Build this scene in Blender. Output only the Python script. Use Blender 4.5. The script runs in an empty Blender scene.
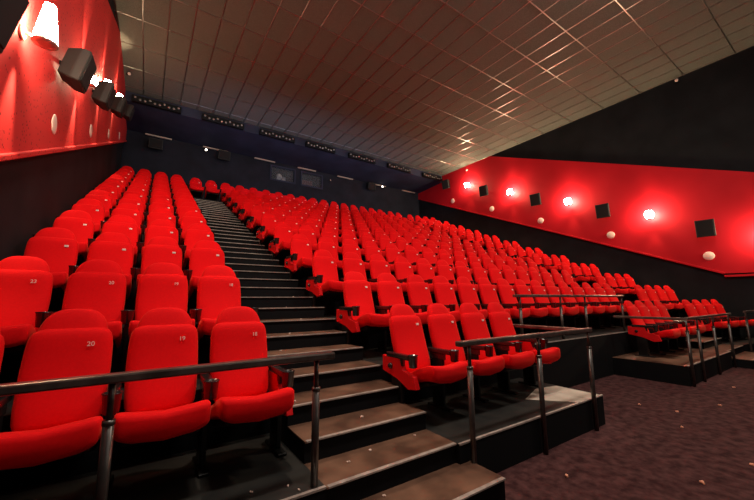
import bpy, bmesh, math, random
from mathutils import Vector, Matrix
random.seed(7)
SC = bpy.context.scene
C = SC.collection

# ------------------------------------------------------------------ measures
D, H = 1.0725, 0.4479              # row depth and rise
ZF = -1.03                         # floor of the front row
ZC = -1.36                         # carpet level in front of the rows
E0 = -1.0                          # front edge of the front row's floor
XB, WB, WA, WR = 1.765, 0.56, 0.5255, 0.54
XR, TH = 11.70, 0.152              # far block: first seat, turn towards the screen
XL, XRW, YB, ZT = -1.90, 13.80, 13.35, 7.54
AX0, AX1 = 0.35, 1.50              # near stairs
BX0, BX1 = 9.90, 11.40             # far stairs
NR = 12
def edge(r): return E0 + r*D
def zf(r): return ZF + r*H

# ------------------------------------------------------------------ materials
def mat(name, col, rough=.6, metal=0., spec=.5, emit=None, es=0., var=.0, scale=8., bump=0., col2=None, coat=0., sheen=0., detail=4.):
    m = bpy.data.materials.new(name); m.use_nodes = True
    nt = m.node_tree; b = nt.nodes['Principled BSDF']
    b.inputs['Base Color'].default_value = (*col, 1)
    b.inputs['Roughness'].default_value = rough
    b.inputs['Metallic'].default_value = metal
    b.inputs['Specular IOR Level'].default_value = spec
    if coat: b.inputs['Coat Weight'].default_value = coat
    if sheen:
        b.inputs['Sheen Weight'].default_value = sheen
        b.inputs['Sheen Roughness'].default_value = .4
        b.inputs['Sheen Tint'].default_value = (1, .16, .08, 1)
    if emit:
        b.inputs['Emission Color'].default_value = (*emit, 1)
        b.inputs['Emission Strength'].default_value = es
    if var or bump or col2:
        tc = nt.nodes.new('ShaderNodeTexCoord')
        n = nt.nodes.new('ShaderNodeTexNoise'); n.inputs['Scale'].default_value = scale
        n.inputs['Detail'].default_value = detail
        nt.links.new(tc.outputs['Object'], n.inputs['Vector'])
        if var or col2:
            r = nt.nodes.new('ShaderNodeValToRGB')
            c2 = col2 or tuple(min(1, c*(1+var)) for c in col)
            c1 = col if col2 else tuple(c*(1-var) for c in col)
            r.color_ramp.elements[0].position = .35; r.color_ramp.elements[1].position = .65
            r.color_ramp.elements[0].color = (*c1, 1); r.color_ramp.elements[1].color = (*c2, 1)
            nt.links.new(n.outputs['Fac'], r.inputs['Fac'])
            nt.links.new(r.outputs['Color'], b.inputs['Base Color'])
        if bump:
            bn = nt.nodes.new('ShaderNodeBump'); bn.inputs['Strength'].default_value = bump
            bn.inputs['Distance'].default_value = .02
            nt.links.new(n.outputs['Fac'], bn.inputs['Height'])
            nt.links.new(bn.outputs['Normal'], b.inputs['Normal'])
    return m

M = {}
M['fabric'] = mat('red_upholstery', (.80, .0015, .004), rough=.8, var=.03, scale=60, spec=.14, sheen=.3)
M['fabric_side'] = mat('red_side_panel', (.70, .004, .007), rough=.6, spec=.2)
M['plastic'] = mat('black_plastic', (.014, .012, .012), rough=.2, spec=.8)
M['frame'] = mat('black_steel', (.004, .004, .004), rough=.5, spec=.3)
M['plate'] = mat('pale_tag', (.85, .62, .55), rough=.5)
M['rail'] = mat('painted_rail', (.10, .088, .08), rough=.32, metal=.75, var=.2, scale=14)
M['railtop'] = mat('lamplit_rail_bar', (.16, .125, .11), rough=.30, metal=.7, var=.35, scale=9)  # lighter than the posts: lamp reflections put into the colour
M['nosing'] = mat('step_edge_metal', (.46, .39, .34), rough=.4, metal=.3, var=.25, scale=12)
M['tread'] = mat('tread_vinyl', (.075, .036, .022), col2=(.20, .10, .06), rough=.42, scale=3.5)
M['riser'] = mat('black_riser', (.0022, .0022, .003), rough=.8, spec=.2)
M['tier'] = mat('tier_floor', (.010, .010, .009), col2=(.024, .022, .018), rough=.5, scale=4)
M['carpet'] = mat('plum_carpet', (.034, .012, .0125), col2=(.090, .036, .034), rough=.95, scale=11, bump=.2, spec=.1, detail=9)
M['wall'] = mat('charcoal_wall', (.0085, .0095, .011), col2=(.014, .0155, .0175), rough=.85, scale=1.4, spec=.2, detail=6)
M['backwall'] = mat('navy_wall', (.009, .010, .016), col2=(.016, .018, .029), rough=.8, scale=1.2, spec=.25)
M['bulk'] = mat('navy_soffit', (.026, .030, .052), col2=(.040, .045, .080), rough=.75, scale=1.0, spec=.25)
M['tile'] = mat('ceiling_tile', (.140, .146, .122), col2=(.18, .188, .16), rough=.9, scale=40, spec=.1)
M['grid'] = mat('ceiling_bar', (.44, .42, .38), rough=.31, metal=1.0)
M['spk'] = mat('speaker_cabinet', (.020, .018, .017), rough=.6, spec=.4)
M['grille'] = mat('speaker_cloth', (.010, .009, .009), rough=.9)
M['disc'] = mat('cream_disc', (.82, .60, .52), rough=.5)
M['cream'] = mat('cream_metal', (.62, .48, .38), rough=.4)
M['glow'] = mat('lamp_glass', (1, .85, .6), rough=.3, emit=(1, .78, .50), es=190)
M['bulb'] = mat('small_lamp', (1, .9, .8), rough=.3, emit=(1, .85, .7), es=8)
M['led'] = mat('led_lens', (.45, .42, .38), rough=.2, metal=.5)
M['popcorn'] = mat('popcorn', (.95, .42, .26), rough=.8)
M['crumb'] = mat('pale_crumb', (.75, .55, .45), rough=.8)
M['glass'] = mat('port_glass', (.9, .95, 1), rough=.02)
_b = M['glass'].node_tree.nodes['Principled BSDF']; _b.inputs['Transmission Weight'].default_value = .95; _b.inputs['IOR'].default_value = 1.2
M['booth'] = mat('booth_paint', (.05, .035, .03), rough=.8)
M['projector'] = mat('projector_shell', (.42, .36, .33), rough=.4)
M['brown'] = mat('booth_cabinet', (.16, .055, .04), rough=.6)

def panel_material(name, dots):
    m = mat(name, (.60, .014, .022), rough=.65, spec=.15)
    nt = m.node_tree; b = nt.nodes['Principled BSDF']
    tc = nt.nodes.new('ShaderNodeTexCoord'); n = nt.nodes.new('ShaderNodeTexNoise'); n.inputs['Scale'].default_value = .9
    nt.links.new(tc.outputs['Object'], n.inputs['Vector'])
    r = nt.nodes.new('ShaderNodeValToRGB'); nt.links.new(n.outputs['Fac'], r.inputs['Fac'])
    r.color_ramp.elements[0].position = .3; r.color_ramp.elements[1].position = .7
    r.color_ramp.elements[0].color = (.50, .030, .030, 1) if dots else (.42, .006, .013, 1); r.color_ramp.elements[1].color = (.58, .036, .034, 1) if dots else (.50, .009, .018, 1)  # perforated version is paler: haze and glare of the lamps put into its colour
    out = r.outputs['Color']
    if dots:                                   # small perforations of the acoustic cloth
        v = nt.nodes.new('ShaderNodeTexVoronoi'); v.inputs['Scale'].default_value = 17
        nt.links.new(tc.outputs['Object'], v.inputs['Vector'])
        l = nt.nodes.new('ShaderNodeMath'); l.operation = 'LESS_THAN'; l.inputs[1].default_value = .20
        nt.links.new(v.outputs['Distance'], l.inputs[0])
        mx = nt.nodes.new('ShaderNodeMix'); mx.data_type = 'RGBA'
        nt.links.new(l.outputs[0], mx.inputs[0]); nt.links.new(out, mx.inputs[6]); mx.inputs[7].default_value = (.16, .010, .012, 1)
        out = mx.outputs[2]
    nt.links.new(out, b.inputs['Base Color'])
    return m
M['panel'] = panel_material('red_wall_cloth', False)
M['panel_dots'] = panel_material('red_perforated_cloth', True)

# ------------------------------------------------------------------ mesh helpers
class MB:
    def __init__(s): s.bm = bmesh.new(); s.mats = []
    def _mi(s, m):
        if m is None: return 0
        if m not in s.mats: s.mats.append(m)
        return s.mats.index(m)
    def box(s, lo, hi, m=None, bev=0., seg=2, rot=None, at=None):
        lo, hi = Vector(lo), Vector(hi)
        r = bmesh.ops.create_cube(s.bm, size=1.0)
        vs = r['verts']; c = (lo+hi)/2; d = hi-lo
        for v in vs: v.co = Vector((v.co.x*d.x, v.co.y*d.y, v.co.z*d.z))
        fs = set(f for v in vs for f in v.link_faces)
        if bev:
            es = list(set(e for v in vs for e in v.link_edges))
            rb = bmesh.ops.bevel(s.bm, geom=es, offset=bev, segments=seg, profile=.5, affect='EDGES')
            vs = list(set(v for f in rb['faces'] for v in f.verts) | set(v for v in vs if v.is_valid))
            fs = set(f for v in vs for f in v.link_faces)
        for v in vs:
            p = v.co
            if rot is not None: p = rot @ p
            v.co = p + (Vector(at) if at is not None else c)
        i = s._mi(m)
        for f in fs: f.material_index = i
        return s
    def rings(s, rings, m=None, closed_caps=True, smooth=True):
        i = s._mi(m); prev = None; first = None
        for rg in rings:
            cur = [s.bm.verts.new(p) for p in rg]
            if prev:
                n = len(cur)
                for k in range(n):
                    f = s.bm.faces.new((prev[k], prev[(k+1) % n], cur[(k+1) % n], cur[k])); f.material_index = i; f.smooth = smooth
            else: first = cur
            prev = cur
        if closed_caps:
            for loop in (list(reversed(first)), prev):
                f = s.bm.faces.new(loop); f.material_index = i; f.smooth = smooth
        return s
    def tube(s, path, rad, n=10, m=None):
        path = [Vector(p) for p in path]; R = []
        for k, p in enumerate(path):
            t = (path[min(k+1, len(path)-1)] - path[max(k-1, 0)]).normalized()
            u = t.cross(Vector((0, 0, 1)) if abs(t.z) < .9 else Vector((1, 0, 0))).normalized(); w = t.cross(u)
            rr = rad[k] if isinstance(rad, (list, tuple)) else rad
            R.append([p + (u*math.cos(a) + w*math.sin(a))*rr for a in [2*math.pi*j/n for j in range(n)]])
        return s.rings(R, m)
    def lathe(s, prof, n=16, axis='z', at=(0, 0, 0), m=None):
        at = Vector(at); R = []
        for r, h in prof:
            rg = []
            for j in range(n):
                a = 2*math.pi*j/n; x, y = r*math.cos(a), r*math.sin(a)
                rg.append(at + (Vector((x, y, h)) if axis == 'z' else Vector((h, x, y)) if axis == 'x' else Vector((x, h, y))))
            R.append(rg)
        return s.rings(R, m)
    def prism(s, poly, axis, a, b, m=None):     # polygon extruded along an axis
        def P(u, v, w): return (w, u, v) if axis == 'x' else (u, w, v) if axis == 'y' else (u, v, w)
        i = s._mi(m)
        A = [s.bm.verts.new(P(u, v, a)) for u, v in poly]; B = [s.bm.verts.new(P(u, v, b)) for u, v in poly]
        n = len(poly); fs = [s.bm.faces.new(A), s.bm.faces.new(B)]
        for k in range(n): fs.append(s.bm.faces.new((A[k], A[(k+1) % n], B[(k+1) % n], B[k])))
        for f in fs: f.material_index = i
        return s
    def mesh(s, name, m=None, smooth=None):
        bmesh.ops.recalc_face_normals(s.bm, faces=s.bm.faces)
        me = bpy.data.meshes.new(name); s.bm.to_mesh(me); s.bm.free()
        for k in ([m] if m else s.mats): me.materials.append(k)
        if smooth: 
            for p in me.polygons: p.use_smooth = True
        return me
    def build(s, name, m=None, parent=None, smooth=None):
        o = bpy.data.objects.new(name, s.mesh(name, m, smooth)); C.objects.link(o)
        if parent: o.parent = parent
        return o

def tag(o, label, cat, group=None, kind=None):
    if label: o['label'] = label
    if cat: o['category'] = cat
    if group: o['group'] = group
    if kind: o['kind'] = kind
    return o
def thing(name, label, cat, loc=(0, 0, 0), rz=0., group=None):
    o = bpy.data.objects.new(name, None); C.objects.link(o); o.empty_display_size = .1
    o.location = loc; o.rotation_euler = (0, 0, rz)
    return tag(o, label, cat, group)
def link(name, me, parent, loc=(0, 0, 0)):
    o = bpy.data.objects.new(name, me); C.objects.link(o); o.parent = parent; o.location = loc
    return o
def struct(o, label):
    o['kind'] = 'structure'; o['label'] = label
    return o
ORD = ['first', 'second', 'third', 'fourth', 'fifth', 'sixth', 'seventh', 'eighth', 'ninth', 'tenth', 'eleventh', 'twelfth', 'thirteenth', 'fourteenth', 'fifteenth']

# ------------------------------------------------------------------ the setting
g = MB(); g.box((XL, -6, ZC-.2), (XRW, edge(1)+.02, ZC), M['carpet'])
struct(g.build('floor'), 'plum brown carpet in front of the raised rows')

def redge(r, x): return edge(r) - (x-XR)*math.tan(TH)
g = MB()
for r in range(NR):
    y0 = edge(r); y1 = edge(r+1) if r < NR-1 else YB
    spans = [(XL, AX0), (AX1, BX0)] if r else [(XL, AX0), (AX1, 3.98), (7.05, BX0)]
    if r == NR-1: spans = [(XL, BX1)]
    for x0, x1 in spans:
        yy = y0 - (.07 if r == 0 and x0 > 7 else .04 if r == 0 and x0 > 1 else 0)
        g.box((x0, yy, ZC-.1), (x1, y1, zf(r)-.006), M['riser'])
        g.box((x0, yy, zf(r)-.006), (x1, y1, zf(r)), M['tread'] if r == 0 and x0 > 7 else M['tier'])  # far front platform takes the paler tread colour to look lit
    ya, yb = redge(r, BX1), redge(r, XRW); yc, yd = (redge(r+1, XRW), redge(r+1, BX1)) if r < NR-1 else (YB, YB)
    poly = [(BX1, ya), (XRW, yb), (XRW, yc), (BX1, yd)]
    g.prism(poly, 'z', ZC-.1, zf(r)-.006, M['riser']); g.prism(poly, 'z', zf(r)-.006, zf(r), M['tier'])
o = struct(g.build('floor_tiers'), 'dark stepped floor that carries the rows of seats')
n = MB()
for x0, x1, y in ((AX1, 3.98, edge(0)-.04), (7.05, BX0, edge(0)-.07), (XL, AX0, edge(0)), (AX1+.1, BX0, edge(1))):
    z = zf(0) if y < -.5 else zf(1)
    n.box((x0, y-.004, z-.010), (x1, y+.02, z+.003), M['nosing'])
ob = n.build('nosing_strip', None, o); ob['label'] = 'pale metal edge strip'

def stairs(x0, x1, label, wide):
    s = MB(); e = MB()
    def step(k, xa, xb, ybk):
        ya, z = edge(0) + k*D/3, ZF + k*H/3
        s.box((xa, ya, ZC-.1), (xb, ybk, z-.012), M['riser'])
        s.box((xa, ya-.012, z-.012), (xb, ybk, z), M['tread'])
        e.box((xa+.01, ya-.018, z-.007), (xb-.01, ya+.014, z+.003), M['nosing'])
    step(-1, x0+.06, x1+.12, edge(0))
    for k in range(0, 33): step(k, x0, x1, edge(0)+(k+1)*D/3)
    o = struct(s.build('floor_stairs'), label)
    ob = e.build('nosing_strip', None, o); ob['label'] = 'pale metal edge strip'
stairs(AX0, AX1, 'brown treaded aisle stairs climbing between the near block and the middle block', 0)
stairs(BX0, BX1, 'aisle stairs climbing between the middle block and the far block', 0)

struct(MB().box((XL-.2, -6, ZC-.2), (XL, YB+.2, ZT+.2), M['wall']).build('wall_left'), 'charcoal side wall beside the near block')
struct(MB().box((XRW, -6, ZC-.2), (XRW+.2, YB+.2, ZT+.2), M['wall']).build('wall_right'), 'charcoal side wall beside the far block')
# back wall with the two projection ports
W1, W2 = (4.06, 5.28, 6.12, 6.78), (5.66, 6.82, 6.12, 6.80)
g = MB(); mw = M['backwall']
for x0, x1, z0, z1 in ((XL, XRW, ZC, 6.12), (XL, XRW, 6.80, ZT+.2), (XL, W1[0], 6.12, 6.80), (W1[1], W2[0], 6.12, 6.80), (W2[1], XRW, 6.12, 6.80)):
    g.box((x0, YB, z0), (x1, YB+.2, z1), mw)
struct(g.build('wall_back'), 'dark navy wall behind the top row')
for k, w in enumerate((W1, W2)):
    f = MB(); x0, x1, z0, z1 = w; z1 = 6.80
    for a, b in (((x0-.05, z0-.06), (x1+.05, z0+.01)), ((x0-.05, z1-.01), (x1+.05, z1+.05)), ((x0-.05, z0), (x0+.02, z1)), ((x1-.02, z0), (x1+.05, z1))):
        f.box((a[0], YB-.04, a[1]), (b[0], YB+.1, b[1]), M['bulk'])
    o = struct(f.build('window_%d' % (k+1)), ('projection window with a pale projector behind it', 'projection window with a brown cabinet behind it')[k])
    MB().box((x0+.02, YB+.1, z0+.01), (x1-.02, YB+.108, z1-.01), M['glass']).build('pane', None, o)
struct(MB().box((3.6, YB+1.6, 5.0), (7.4, YB+1.7, 7.4), M['booth']).build('wall_booth'), 'dark wall of the projection booth behind the two windows')
struct(MB().box((3.6, YB+.2, 5.0), (7.4, YB+1.6, 5.1), M['booth']).build('floor_booth'), 'floor of the projection booth')
struct(MB().box((3.6, YB+.2, 7.3), (7.4, YB+1.6, 7.4), M['booth']).build('ceiling_booth'), 'ceiling of the projection booth')
t = thing('film_projector', 'pale film projector behind the first projection window', 'projector', (4.75, YB+.75, 5.1))
MB().box((-.24, -.22, 1.0), (.24, .5, 1.42), None, .03).build('housing', M['projector'], t)
MB().lathe([(.07, -.42), (.085, -.40), (.085, -.22), (.06, -.2)], 16, 'y', (.04, 0, 1.22)).build('lens', M['cream'], t, True)
MB().box((-.18, -.1, 0), (.18, .4, 1.0), None, .01).build('pedestal', M['spk'], t)
MB().lathe([(.16, -.03), (.16, .03)], 18, 'y', (-.02, .1, 1.52)).build('film_reel', M['cream'], t)
t = thing('equipment_cabinet', 'brown equipment cabinet behind the second projection window', 'cabinet', (6.15, YB+.7, 5.1))
MB().box((-.36, -.15, 0), (.36, .35, 1.5), None, .01).build('carcass', M['brown'], t)
for dx in (-.17, .17):
    MB().box((dx-.155, -.17, .85), (dx+.155, -.15, 1.45), None, .006).build('door', M['brown'], t)

ce = MB(); ce.box((XL, -6, ZT), (XRW, 11.15, ZT+.1), M['tile'])
ce = struct(ce.build('ceiling'), 'warm grey tiled ceiling with glinting metal grid bars')
g = MB()
x = -1.29
while x < XRW:
    g.box((x-.014, -6, ZT-.012), (x+.014, 11.1, ZT+.005), M['grid'], .004, 1); x += .578
y = 7.12-1.22*11
while y < 11.1:
    if y > -6: g.box((XL, y-.014, ZT-.0125), (XRW, y+.014, ZT+.005), M['grid'], .004, 1)
    y += 1.22
ob = g.build('grid_bar', None, ce); ob['label'] = 'glinting metal ceiling grid'
so = MB(); so.prism([(11.15, 7.17), (11.15, ZT+.1), (YB, ZT+.1), (YB, 7.02)], 'x', XL, XRW, M['bulk'])
struct(so.build('trim_soffit'), 'navy soffit under the ceiling along the back wall')

M['light_patch'] = mat('painted_light_pool', (.40, .33, .26), col2=(.58, .49, .40), rough=.6, scale=3)  # pale colour stands for a pool of light on the platform corner
g = MB(); g.prism([(3.05, -.62), (3.42, -1.02), (3.94, -1.02), (3.94, -.50), (3.6, -.42)], 'z', ZF-.002, ZF+.004, M['light_patch'])
struct(g.build('floor_light_patch'), 'painted pale pool of light at the corner of the front platform')
# red diagonal wall bands
def band(name, x, face, label, zoff, m, yend):
    s0 = .421
    def zb(y): return .84 + zoff + s0*(y+.46)
    def zt(y): return 4.31 + zoff + s0*y
    yc = (ZT - 4.31 - zoff)/s0
    poly = [(yend, .76+zoff), (-.46, zb(-.46)), (YB, min(zb(YB), 6.95)), (YB, 7.02), (11.15, 7.14), (11.15, ZT), (yc, ZT), (yend, zt(yend))]
    g = MB(); g.prism(poly, 'x', min(x, face), max(x, face), m)
    o = struct(g.build(name), label)
    e = MB(); d = .035 if face > x else -.035
    L = math.hypot(YB+.46, zb(YB)-zb(-.46)); a = math.atan2(zb(YB)-zb(-.46), YB+.46)
    e.box((min(x, face+d), -L/2, -.03), (max(x, face+d), L/2, .03), m, rot=Matrix.Rotation(a, 3, 'X'), at=((x+face+d)/2, (YB-.46)/2, (zb(YB)+zb(-.46))/2), bev=.012)
    e.box((min(x, face+d), yend, .73+zoff), (max(x, face+d), -.45, .79+zoff), m)
    e.build('edge_trim', None, o)
band('trim_1', XRW, XRW-.06, 'red slanted band of cloth along the far side wall', 0, M['panel'], -5.5)
band('trim_2', XL, XL+.08, 'red perforated slanted band along the near side wall', -.12, M['panel_dots'], -5.5)

# ------------------------------------------------------------------ seats
def sup(w, t, cx, cy, z, n=20, p=3.2, axis='z'):
    out = []
    for j in range(n):
        a = 2*math.pi*j/n; c, s = math.cos(a), math.sin(a)
        u = w*math.copysign(abs(c)**(2/p), c); v = t*math.copysign(abs(s)**(2/p), s)
        out.append(Vector((cx+u, cy+v, z)) if axis == 'z' else Vector((cx+u, z, cy+v)))
    return out
def backrest_mesh():
    prof = [(.40, .15, .02), (.41, .19, .045), (.45, .208, .06), (.52, .216, .066), (.62, .220, .060), (.72, .222, .055), (.80, .220, .054), (.86, .218, .055), (.905, .213, .056), (.935, .204, .053), (.955, .188, .046), (.967, .162, .036), (.973, .12, .022)]
    b = MB(); b.rings([sup(w, t, 0, -.215+.20*(z-.40)/.62+.018*math.sin((z-.4)*5.5), z) for z, w, t in prof])
    return b.mesh('backrest', M['fabric'])
def headrest_mesh():
    prof = [(.88, .15, .03)]
    for k in range(0, 11):
        a = math.pi/2*k/10*.985
        prof.append((.91+.190*math.sin(a), .180*math.cos(a)**.66+.004, .048*math.cos(a)**.45+.002))
    b = MB(); b.rings([sup(w, t, 0, -.016+.20*(z-.92)/.62, z, p=2.6) for z, w, t in prof])
    return b.mesh('headrest', M['fabric'])
def cushion_mesh():
    prof = [(-.14, .18, .03, .315), (-.16, .212, .05, .32), (-.24, .228, .056, .343), (-.40, .234, .062, .388), (-.55, .238, .068, .432), (-.64, .240, .074, .454), (-.69, .239, .076, .458), (-.717, .236, .074, .458), (-.733, .228, .065, .457), (-.741, .205, .046, .456)]
    b = MB(); b.rings([sup(w, t, 0, zc, y, 24, 6, 'y') for y, w, t, zc in prof])
    for v in b.bm.verts:
        if v.co.y < -.3: v.co.z += (.040*(v.co.x/.24)**2-.012)*min(1, (-.3-v.co.y)/.3)
    return b.mesh('seat_cushion', M['fabric'])
def pan_mesh():
    b = MB(); b.box((-.20, -.24, -.03), (.20, .24, .03), None, .02, rot=Matrix.Rotation(math.radians(-16), 3, 'X'), at=(0, -.40, .315))
    return b.mesh('seat_pan', M['frame'])
def arm_mesh():
    b = MB(); b.box((-.030, -.47, .565), (.030, -.10, .615), M['plastic'], .012, 2)
    b.box((-.022, -.36, .50), (.022, -.14, .57), M['plastic'], .008, 1)
    return b.mesh('armrest')
def cup_mesh():
    b = MB(); b.lathe([(.030, .505), (.040, .51), (.047, .612), (.051, .618), (.051, .624), (.043, .624), (.036, .53), (.004, .525)], 14, 'z', (0, -.50, 0), M['plastic'])
    return b.mesh('cup_holder')
def leg_mesh():
    b = MB(); b.box((-.020, -.34, .02), (.020, -.17, .52), M['frame'], .008, 1); b.box((-.035, -.44, 0), (.035, -.10, .022), M['frame'], .006, 1)
    return b.mesh('leg')
def endpanel_mesh():
    b = MB(); b.prism([(-.03, .575), (-.32, .575), (-.36, .46), (-.53, .43), (-.57, .32), (-.45, .30), (-.28, .38), (-.03, .42)], 'x', -.026, .026)
    bmesh.ops.bevel(b.bm, geom=list(b.bm.edges), offset=.005, segments=1, affect='EDGES')
    return b.mesh('end_panel', M['fabric_side'])
def knob_mesh(sgn):
    b = MB(); b.lathe([(.028, 0), (.030, sgn*.012), (.022, sgn*.026), (.004, sgn*.030)], 12, 'x', (0, -.18, .485), M['plastic'])
    return b.mesh('knob')
def tag_mesh():
    b = MB(); b.box((-.019, -.003, -.012), (.019, .003, .012), None, .002, 1)
    return b.mesh('number_tag', M['plate'])
SM = dict(backrest=backrest_mesh(), headrest=headrest_mesh(), cushion=cushion_mesh(), pan=pan_mesh(), arm=arm_mesh(), cup=cup_mesh(), leg=leg_mesh(), end=endpanel_mesh(), knobn=knob_mesh(-1), knobp=knob_mesh(1), tag=tag_mesh())
for q in SM.values():
    for p_ in q.polygons:
        if q.name in ('backrest', 'headrest', 'seat_cushion', 'cup_holder', 'knob', 'knob.001'): p_.use_smooth = True

def digits_mesh(txt):
    cu = bpy.data.curves.new('digits', 'FONT'); cu.body = txt; cu.size = .042; cu.align_x = 'CENTER'; cu.align_y = 'CENTER'; cu.extrude = .001
    o = bpy.data.objects.new('digits', cu); C.objects.link(o)
    dg = bpy.context.evaluated_depsgraph_get(); me = bpy.data.meshes.new_from_object(o.evaluated_get(dg))
    bpy.data.objects.remove(o); me.materials.clear(); me.materials.append(M['plate']); me.name = 'seat_number'
    return me
def seat(x, y, z, rz, pitch, label, endn=False, endp=False, last=False, number=None):
    t = thing('cinema_seat', label, 'seat', (x, y, z), rz, 'red cinema seats in rows')
    link('backrest', SM['backrest'], t); link('headrest', SM['headrest'], t); link('seat_cushion', SM['cushion'], t); link('seat_pan', SM['pan'], t)
    if number:
        o = link('seat_number', digits_mesh(number), t, (.105, -.121, .872)); o.rotation_euler = (math.radians(80), 0, 0)
        o['label'] = 'pale embroidered seat number'
    else:
        o = link('number_tag', SM['tag'], t, (.118, -.111, .875)); o.rotation_euler = (math.radians(-12), 0, 0)
        o['label'] = 'small pale seat tag'
    a = link('armrest', SM['arm'], t, (-pitch/2, 0, 0)); link('cup_holder', SM['cup'], a)
    link('leg', SM['leg'], t, (-pitch/2, 0, 0))
    if last:
        a = link('armrest', SM['arm'], t, (pitch/2, 0, 0)); link('cup_holder', SM['cup'], a)
        link('leg', SM['leg'], t, (pitch/2, 0, 0))
    if endn:
        e = link('end_panel', SM['end'], t, (-pitch/2, 0, 0)); k = link('knob', SM['knobn'], e, (-.025, 0, 0)); k['label'] = 'black round knob'
    if endp:
        e = link('end_panel', SM['end'], t, (pitch/2, 0, 0)); k = link('knob', SM['knobp'], e, (.025, 0, 0)); k['label'] = 'black round knob'
ROWN = ['front row'] + [ORD[i] + ' row up' for i in range(1, 11)] + ['top row']
NUMS = {(0, 2): '20', (0, 1): '19', (0, 0): '18', (1, 3): '23', (1, 2): '20', (1, 1): '19', (1, 0): '18'}
for r in range(NR):
    y, z, rn = r*D, zf(r), ROWN[r]
    for c in range(4):
        seat(-WA*c, y, z, 0, WA, 'red cinema seat, %s, near side block, %s from the stairs' % (rn, ORD[c]), endn=False, endp=(c == 0), last=(c == 0), number=NUMS.get((r, c)))
    idx = list(range(15)) if r else [0, 1, 2, 3, 11, 12, 13, 14]
    for c in idx:
        if r: lab = 'red cinema seat, %s, wide middle block, %s from the near stairs' % (rn, ORD[c])
        elif c < 4: lab = 'red cinema seat, front row, %s of four from the near stairs' % ORD[c]
        else: lab = 'red cinema seat, front row beyond the carpeted gap, %s from that gap' % ORD[c-11]
        en = c == 0 or (r == 0 and c == 11); ep = c == 14 or (r == 0 and c == 3)
        seat(XB+WB*c, y, z, 0, WB, lab, endn=en and r < 11, endp=ep and r < 11, last=ep)
    for c in range(4):
        tt = c*WR
        seat(XR+tt*math.cos(TH), y-tt*math.sin(TH), z, -TH, WR, 'red cinema seat, %s, far side block, %s from the far wall' % (rn, ORD[3-c]), endn=(c == 0 and r < 11), last=(c == 3))
    if r == NR-1:
        for c in (-2, -1):
            seat(XB+WB*c, y, z, 0, WB, 'red cinema seat at the head of the near stairs, %s' % ('beside the side block' if c == -2 else 'beside the middle block'), last=False)
        for c in (0, 1):
            seat(XB+WB*(15+c)+.13, y, z, 0, WB, 'red cinema seat at the head of the far stairs, %s' % ('beside the middle block' if c == 0 else 'beside the far block'), last=(c == 1))

# ------------------------------------------------------------------ handrails
def handrail(label, bars, posts, group='black steel handrails'):
    """bars: list of polylines; posts: (x, y, ztop, zbottom)"""
    p0 = posts[0]
    t = thing('handrail', label, 'handrail', (p0[0], p0[1], p0[3]), 0, group)
    off = Vector((-p0[0], -p0[1], -p0[3]))
    for pl in bars:
        b = MB()
        for a, c in zip(pl[:-1], pl[1:]):
            a, c = Vector(a), Vector(c); d = c-a; L = d.length
            rot = d.to_track_quat('X', 'Z').to_matrix()
            b.box((-L/2-.02, -.032, -.024), (L/2+.02, .032, .020), M['railtop'], .010, 2, rot=rot, at=(a+c)/2+off)
        b.build('rail_bar', None, t)
    for x, y, zt, zb in posts:
        o = link('post', None, t) if False else None
        b = MB(); q = off + Vector((x, y, 0))
        zm = zt - .20 if zt - zb > .5 else zt-.08
        b.tube([q+Vector((0, 0, zb)), q+Vector((0, 0, zm))], .024, 12, M['rail'])
        po = b.build('post', None, t)
        c = MB(); c.tube([q+Vector((0, 0, zm-.01)), q+Vector((0, 0, zt-.02))], .015, 10, M['rail'])
        c.tube([q+Vector((0, 0, zm-.015)), q+Vector((0, 0, zm+.008))], .027, 12, M['rail'])
        c.build('spigot', None, po)
        f = MB(); f.lathe([(.05, zb), (.05, zb+.012), (.03, zb+.022)], 14, 'z', (q.x, q.y, 0), M['rail']); f.build('foot', None, po)
    return t
RZ = -.245
handrail('black handrail in front of the near side block', [[(XL+.02, -.97, RZ), (.385, -.97, RZ)]], [(.29, -.955, RZ, ZF), (-.77, -.955, RZ, ZF)])
handrail('black handrail around the carpet-side corner of the front platform', [[(1.50, -1.08, RZ), (3.70, -1.08, RZ)], [(3.70, -1.08, RZ-.012), (3.70, -.02, RZ-.012)]],
         [(1.62, -1.075, RZ, ZC), (2.64, -1.075, RZ, ZC), (3.68, -1.075, RZ, ZC)])
handrail('black handrail on the edge above the carpeted gap', [[(4.10, .14, .165), (7.98, .14, .165)]], [(4.22, .14, .165, zf(1)), (5.42, .14, .165, zf(1)), (6.30, .14, .165, zf(1)), (7.93, .14, .165, zf(1))])
handrail('black handrail around the far front platform beside the gap', [[(7.10, -.02, RZ), (7.10, -1.12, RZ)], [(7.10, -1.12, RZ+.01), (9.95, -1.12, RZ+.01)]],
         [(7.08, -1.11, RZ, ZC), (7.68, -1.11, RZ, ZC), (8.68, -1.11, RZ, ZC), (9.88, -1.11, RZ, ZC)])
handrail('black handrail in front of the far side block', [[(11.42, -1.13, RZ+.02), (13.7, -1.42, RZ+.02)]], [(11.52, -1.12, RZ+.02, ZC), (12.9, -1.30, RZ+.02, ZC)])

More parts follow.
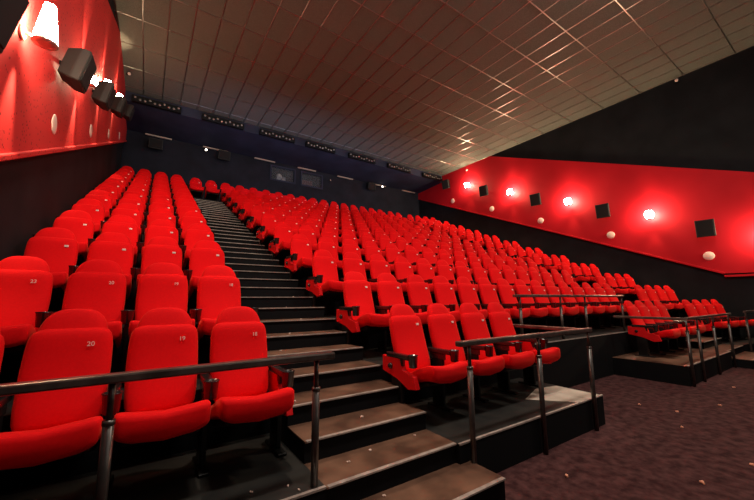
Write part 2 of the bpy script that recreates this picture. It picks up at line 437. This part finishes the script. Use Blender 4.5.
# ------------------------------------------------------------------ wall fittings
def speaker(loc, yaw, tilt, label, group, sx=.44, sy=.30, sz=.52):
    t = thing('wall_speaker', label, 'speaker', loc, 0, group)
    R = Matrix.Rotation(yaw, 3, 'Z') @ Matrix.Rotation(tilt, 3, 'X')
    g = MB()
    # tapered cabinet: wide front, narrower back
    F = [(-sx/2, -sy/2, -sz/2), (sx/2, -sy/2, -sz/2), (sx/2, -sy/2, sz/2), (-sx/2, -sy/2, sz/2)]
    Bk = [(a*.62, sy/2, c*.80) for a, _, c in F]
    g.rings([[R @ Vector(p) for p in F], [R @ Vector((a, -sy/2+.10, c)) for a, _, c in F], [R @ Vector(p) for p in Bk]], M['spk'], smooth=False)
    bmesh.ops.bevel(g.bm, geom=list(g.bm.edges), offset=.012, segments=1, affect='EDGES')
    g.build('cabinet', None, t)
    f = MB(); f.box((-sx/2+.03, -sy/2-.012, -sz/2+.03), (sx/2-.03, -sy/2+.004, sz/2-.03), M['grille'], rot=R, at=R @ Vector((0, -sy/2-.004, 0)), bev=.006, seg=1)
    f.build('grille', None, t)
    return t, R
for k, y in enumerate((10.52, 7.87, 5.11, 2.50, -.24)):
    z = 2.24 + .421*(y+.24)
    # far wall
    t, R = speaker((XRW-.34, y, z), math.radians(-82), math.radians(10), 'black box speaker on the far red wall, %s from the back' % ORD[k], 'speakers on the red bands')
    MB().tube([R @ Vector((0, .16, 0)), Vector((.28, 0, .02))], .03, 8, M['frame']).build('bracket', None, t)
for k, (y, z) in enumerate(((10.5, 6.45), (7.65, 5.22), (4.95, 4.10), (2.50, 3.15), (-.24, 1.95))):
    t, R = speaker((XL+.25, y, z), math.radians(87), math.radians(12), 'black box speaker on the near red wall, %s from the back' % ORD[k], 'speakers on the red bands', .36, .25, .45)
    MB().tube([R @ Vector((0, .12, 0)), Vector((-.18, 0, .02))], .03, 8, M['frame']).build('bracket', None, t)

LIGHTS = []
def light(name, typ, loc, e, col, size=.1, target=None, cone=None, blend=.5, sx=None, sy=None):
    l = bpy.data.lights.new(name, typ); l.energy = e; l.color = col
    o = bpy.data.objects.new(name, l); C.objects.link(o); o.location = loc
    if typ == 'AREA':
        l.shape = 'RECTANGLE'; l.size = sx; l.size_y = sy
    else: l.shadow_soft_size = size
    if typ == 'SPOT': l.spot_size = cone; l.spot_blend = blend
    if target is not None: o.rotation_euler = (Vector(target)-Vector(loc)).to_track_quat('-Z', 'Y').to_euler()
    return o
WARM = (1, .68, .42)
def sconce(loc, side, label, pe, se, k=1., cone=False):
    t = thing('wall_sconce', label, 'wall lamp', loc, 0, 'glowing lamps on the red bands')
    MB().lathe([(.07, 0), (.07, side*.02), (.05, side*.03)], 16, 'x', (-side*(.24 if side < 0 else .17), 0, 0), M['cream']).build('backplate', None, t)
    MB().tube([(-side*(.23 if side < 0 else .16), 0, 0), (-side*.06, 0, 0)], .018, 8, M['cream']).build('arm', None, t)
    shade = [(.02, -.03), (.088, -.028), (.092, -.01), (.045, .36), (.02, .37)] if cone else [(a*k, b*k) for a, b in ((.02, -.13), (.09, -.12), (.125, -.05), (.13, .05), (.10, .13), (.02, .145))]  # glowing shade enlarged for the lamp's glare; the cone draws its upward wedge of light
    MB().lathe(shade, 18, 'z', (0, 0, 0), M['glow']).build('glass_shade_and_glare', None, t, True)
    MB().lathe([(.04, -.055), (.098, -.048), (.092, -.025)] if cone else [(a*k, b*k) for a, b in ((.05, -.155), (.095, -.145), (.07, -.11))], 16, 'z', (0, 0, 0), M['cream']).build('collar', None, t)
    x, y, z = loc
    for s in (1, -1):
        light('sconce_beam', 'SPOT', (x-side*.06, y, z+s*.22 + (.22 if cone and s > 0 else 0)), se, WARM, .05, (x-side*(.10 if side < 0 else .45), y, z+s*3), math.radians(52 if side < 0 else 40), .8)
for k, y in enumerate((9.03, 6.43, 3.78, 1.13, -1.50)):
    sconce((XRW-.30, y, 2.95+.4235*(y-1.13)), -1, 'glowing lamp on the far red wall, %s from the back' % ORD[k], 0, 60)
for k, (y, z) in enumerate(((8.32, 5.83), (5.80, 4.79), (3.68, 3.66), (1.10, 2.60))):
    sconce((XL+(.25 if k > 1 else .19), y, z), 1, 'glowing lamp on the near red wall, %s from the back' % ORD[k], 0, 170, .55, k == 3)
def disc(loc, side, label, r=.135):
    g = MB(); g.lathe([(r, 0), (r, side*.02), (r*.85, side*.035), (r*.3, side*.042), (.004, side*.043)], 22, 'x', loc, M['disc'])
    o = g.build('wall_disc', None, None, True); tag(o, label, 'disc', 'pale discs on the red bands')
for k, (y, z) in enumerate(((10.33, 5.77), (7.68, 4.69), (5.14, 3.57), (2.44, 2.48), (-.17, 1.40))):
    disc((XRW-.06, y, z), -1, 'round cream disc on the far red wall, %s from the back' % ORD[k])
for k, (y, z) in enumerate(((10.7, 5.63), (7.96, 4.53), (5.30, 3.45), (2.64, 2.38))):
    disc((XL+.08, y, z), .3, 'round cream disc on the near red wall, %s from the back' % ORD[k], .13)
def spotlamp(loc, d, label, m='bulb', r=.06, group=None):
    t = thing('spot_lamp', label, 'spotlight', loc, 0, group); d = Vector(d).normalized()
    MB().tube([(0, 0, 0), d*.12], [r*.8, r], 12, M['frame']).build('housing', None, t)
    MB().tube([d*.115, d*.13], r*.8, 12, M[m]).build('lens', None, t)
    return t
spotlamp((XRW-.10, -.04, 7.40), (-1, 0, -.3), 'small spotlight high on the dark part of the far wall', 'disc')
spotlamp((XRW-.16, 9.05, 7.22), (-1, -.3, -.3), 'small spotlight above the rearmost lamp of the far wall', 'disc')
spotlamp((XL+.2, 9.6, 7.30), (.6, -1, -.3), 'small spotlight near the top of the near red band', 'disc')
# back wall
LENS = MB().lathe([(.038, -.072), (.044, -.045)], 10, 'y', (0, 0, 0), M['led']).mesh('lens')
LEDX = [(-1.62, -.08), (.63, 2.2), (2.85, 4.4), (4.95, 6.45), (7.2, 8.8), (9.6, 11.2), (12.1, 13.65)]
for k, (x0, x1) in enumerate(LEDX):
    t = thing('light_bar', 'black lamp bar with small lenses under the ceiling, %s of seven along the soffit' % ORD[k], 'light fixture', ((x0+x1)/2, 11.05, 7.28), 0, 'lamp bars along the soffit')
    w = (x1-x0)/2
    MB().box((-w, -.05, -.12), (w, .10, .12), M['frame'], .01, 1).build('housing', None, t)
    for q in range(10):
        ob = link('lens', LENS, t, (-w+.1+(2*w-.2)*q/9, 0, .035 if q % 3 == 0 else -.03))
STR = [(-1.2, -.25), (.95, 2.0), (3.2, 4.2), (5.4, 6.4), (7.7, 8.7), (10.0, 11.0), (12.3, 13.35)]
for k, (x0, x1) in enumerate(STR):
    t = thing('strip_lamp', 'cream strip lamp at the top of the back wall, %s of seven' % ORD[k], 'light fixture', ((x0+x1)/2, YB-.12, 6.97), 0, 'cream strips along the back wall')
    w = (x1-x0)/2
    MB().box((-w, -.05, -.035), (w, .05, .012), M['cream'], .012, 2).build('tube_cover', None, t)
    for s in (-1, 1): MB().box((s*(w-.06)-.02, -.02, 0), (s*(w-.06)+.02, .135, .03), M['frame']).build('bracket', None, t)
for k, (x, z, lab) in enumerate(((-.80, 6.55, 'dark speaker box on the back wall above the near side block'), (1.82, 6.68, 'dark speaker box on the back wall above the head of the stairs'), (9.85, 6.72, 'dark speaker box on the back wall past the projection windows'))):
    t, R = speaker((x, YB-.22, z), 0, math.radians(6), lab, 'speakers on the back wall', .5, .34, .42)
    MB().tube([(0, .15, 0), (0, .21, 0)], .03, 8, M['frame']).build('bracket', None, t)
spotlamp((1.05, YB-.14, 6.82), (.2, -1, -.3), 'small bright spotlight under the second cream strip of the back wall', 'bulb', .055)
spotlamp((10.72, YB-.14, 6.90), (-.3, -1, -.3), 'small bright spotlight under the sixth cream strip of the back wall', 'bulb', .06)
spotlamp((7.22, YB-.14, 6.62), (0, -1, -.3), 'small spotlight beside the second projection window', 'disc', .05)

# ------------------------------------------------------------------ crumbs
def crumb(x, y, z, s, label):
    g = MB()
    for q in range(3):
        a = random.uniform(0, 6.28); c = Vector((math.cos(a)*s*.55, math.sin(a)*s*.55, s*.42))
        r = bmesh.ops.create_icosphere(g.bm, subdivisions=1, radius=s*random.uniform(.42, .62), matrix=Matrix.Translation(c))
        for v in r['verts']:
            v.co += Vector((random.uniform(-1, 1), random.uniform(-1, 1), random.uniform(-1, 1)))*s*.10
            v.co.z = max(v.co.z, 0)
    o = g.build('popcorn_piece', M['popcorn' if s > .018 else 'crumb']); o.location = (x, y, z)
    tag(o, label, 'popcorn', 'spilled popcorn')
for x, y, s, lab in ((2.38, -1.42, .035, 'popcorn piece on the carpet in front of the near platform'), (3.16, -2.08, .030, 'popcorn piece on the carpet, lowest in the picture'),
                     (3.91, -2.24, .030, 'popcorn piece on the carpet at the edge of the picture'), (5.18, -.98, .028, 'popcorn piece on the carpet inside the gap between the platforms'),
                     (5.22, -1.37, .028, 'upper one of two popcorn pieces close together on the carpet'), (4.57, -1.60, .032, 'lower one of two popcorn pieces close together on the carpet'),
                     (7.51, -1.50, .030, 'popcorn piece on the carpet before the far platform'), (6.02, -1.62, .030, 'popcorn piece on the open carpet between gap and far wall')):
    crumb(x, y, ZC, s*.72, lab)
STP = [(.75, -1, .3), (.62, 0, .2), (.85, 0, .27), (1.32, 0, .3), (.95, 1, .2), (.45, 2, .1), (.60, 4, .25), (.80, 5, .2), (1.05, 6, .12), (.98, 7, .15), (1.2, 8, .1)]
for q, (x, k, dy) in enumerate(STP):
    crumb(x, edge(0)+k*D/3+dy, ZF+k*H/3, .014, ['popcorn crumb on the lowest tread of the near stairs', 'first popcorn crumb on the second tread of the near stairs', 'second popcorn crumb on the second tread of the near stairs',
        'third popcorn crumb on the second tread of the near stairs', 'popcorn crumb on the third tread of the near stairs', 'popcorn crumb on the fourth tread of the near stairs', 'popcorn crumb on the sixth tread of the near stairs',
        'popcorn crumb on the seventh tread of the near stairs', 'popcorn crumb on the eighth tread of the near stairs', 'popcorn crumb on the ninth tread of the near stairs', 'popcorn crumb on the tenth tread of the near stairs'][q])
for q, (x, y) in enumerate(((-.1, -.90), (-.05, -.80), (.16, -.86), (.2, -.94))):
    crumb(x, y, ZF, .011, 'popcorn crumb under the near handrail, %s from the wall' % ORD[q])

# ------------------------------------------------------------------ light
light('house_light', 'AREA', (0.5, -2.4, 7.3), 300, (1, .90, .80), target=(1.5, 1.5, 0), sx=1.6, sy=.6)
light('house_light', 'AREA', (6.5, -2.6, 7.3), 265, (1, .88, .76), target=(6.5, 3, 0), sx=1.6, sy=.6)
light('front_fill', 'AREA', (5.5, -6.0, 5.6), 55, (1, .93, .86), target=(5, 4, 1), sx=8, sy=3)  # fill light added at the front, no screen modelled
light('house_downlight', 'SPOT', (4.3, -1.2, 7.4), 500, (1, .85, .68), .05, (3.6, -.85, -1.03), math.radians(9), .6)
light('house_downlight', 'SPOT', (8.0, -1.6, 7.4), 500, (1, .85, .68), .05, (8.2, -.9, -1.03), math.radians(14), .6)
light('stair_downlight', 'SPOT', (.9, 1.2, 7.4), 700, (1, .78, .6), .1, (.95, .2, -.7), math.radians(34), .9)
light('ceiling_wash', 'AREA', (6.0, -5.2, 1.5), 40, (1, .85, .7), target=(6, 2, 7.5), sx=8, sy=1)
light('booth_fill', 'POINT', (5.5, YB+.35, 7.2), 4, (1, .7, .5), .1)  # warm fill light added inside the booth, no fixture modelled
light('soffit_wash', 'AREA', (6.0, 9.5, 5.0), 60, (.55, .65, 1), target=(6, 12.6, 7.2), sx=12, sy=.6)
w = bpy.data.worlds.new('dark'); SC.world = w; w.use_nodes = True
w.node_tree.nodes['Background'].inputs[0].default_value = (.010, .0085, .008, 1); w.node_tree.nodes['Background'].inputs[1].default_value = 1.0

# ------------------------------------------------------------------ camera
cx, cy, cz, yaw, pit, roll, f = -0.6698, -3.0908, 0.1217, 0.59385, 0.14442, -0.005675, 340.0
F = Vector((math.sin(yaw)*math.cos(pit), math.cos(yaw)*math.cos(pit), math.sin(pit)))
Rr = Vector((math.cos(yaw), -math.sin(yaw), 0)); U = Rr.cross(F)
R2 = Rr*math.cos(roll)+U*math.sin(roll); U2 = -Rr*math.sin(roll)+U*math.cos(roll)
cam = bpy.data.cameras.new('camera'); co = bpy.data.objects.new('camera', cam); C.objects.link(co)
co.matrix_world = Matrix(((R2.x, U2.x, -F.x, cx), (R2.y, U2.y, -F.y, cy), (R2.z, U2.z, -F.z, cz), (0, 0, 0, 1)))
cam.sensor_width = 36; cam.lens = f/754*36; cam.clip_start = .05; cam.clip_end = 100
SC.camera = co
vs = SC.view_settings
vs.view_transform = 'Standard'; vs.look = 'None'; vs.exposure = 0.0; vs.gamma = 1.0; vs.use_curve_mapping = False
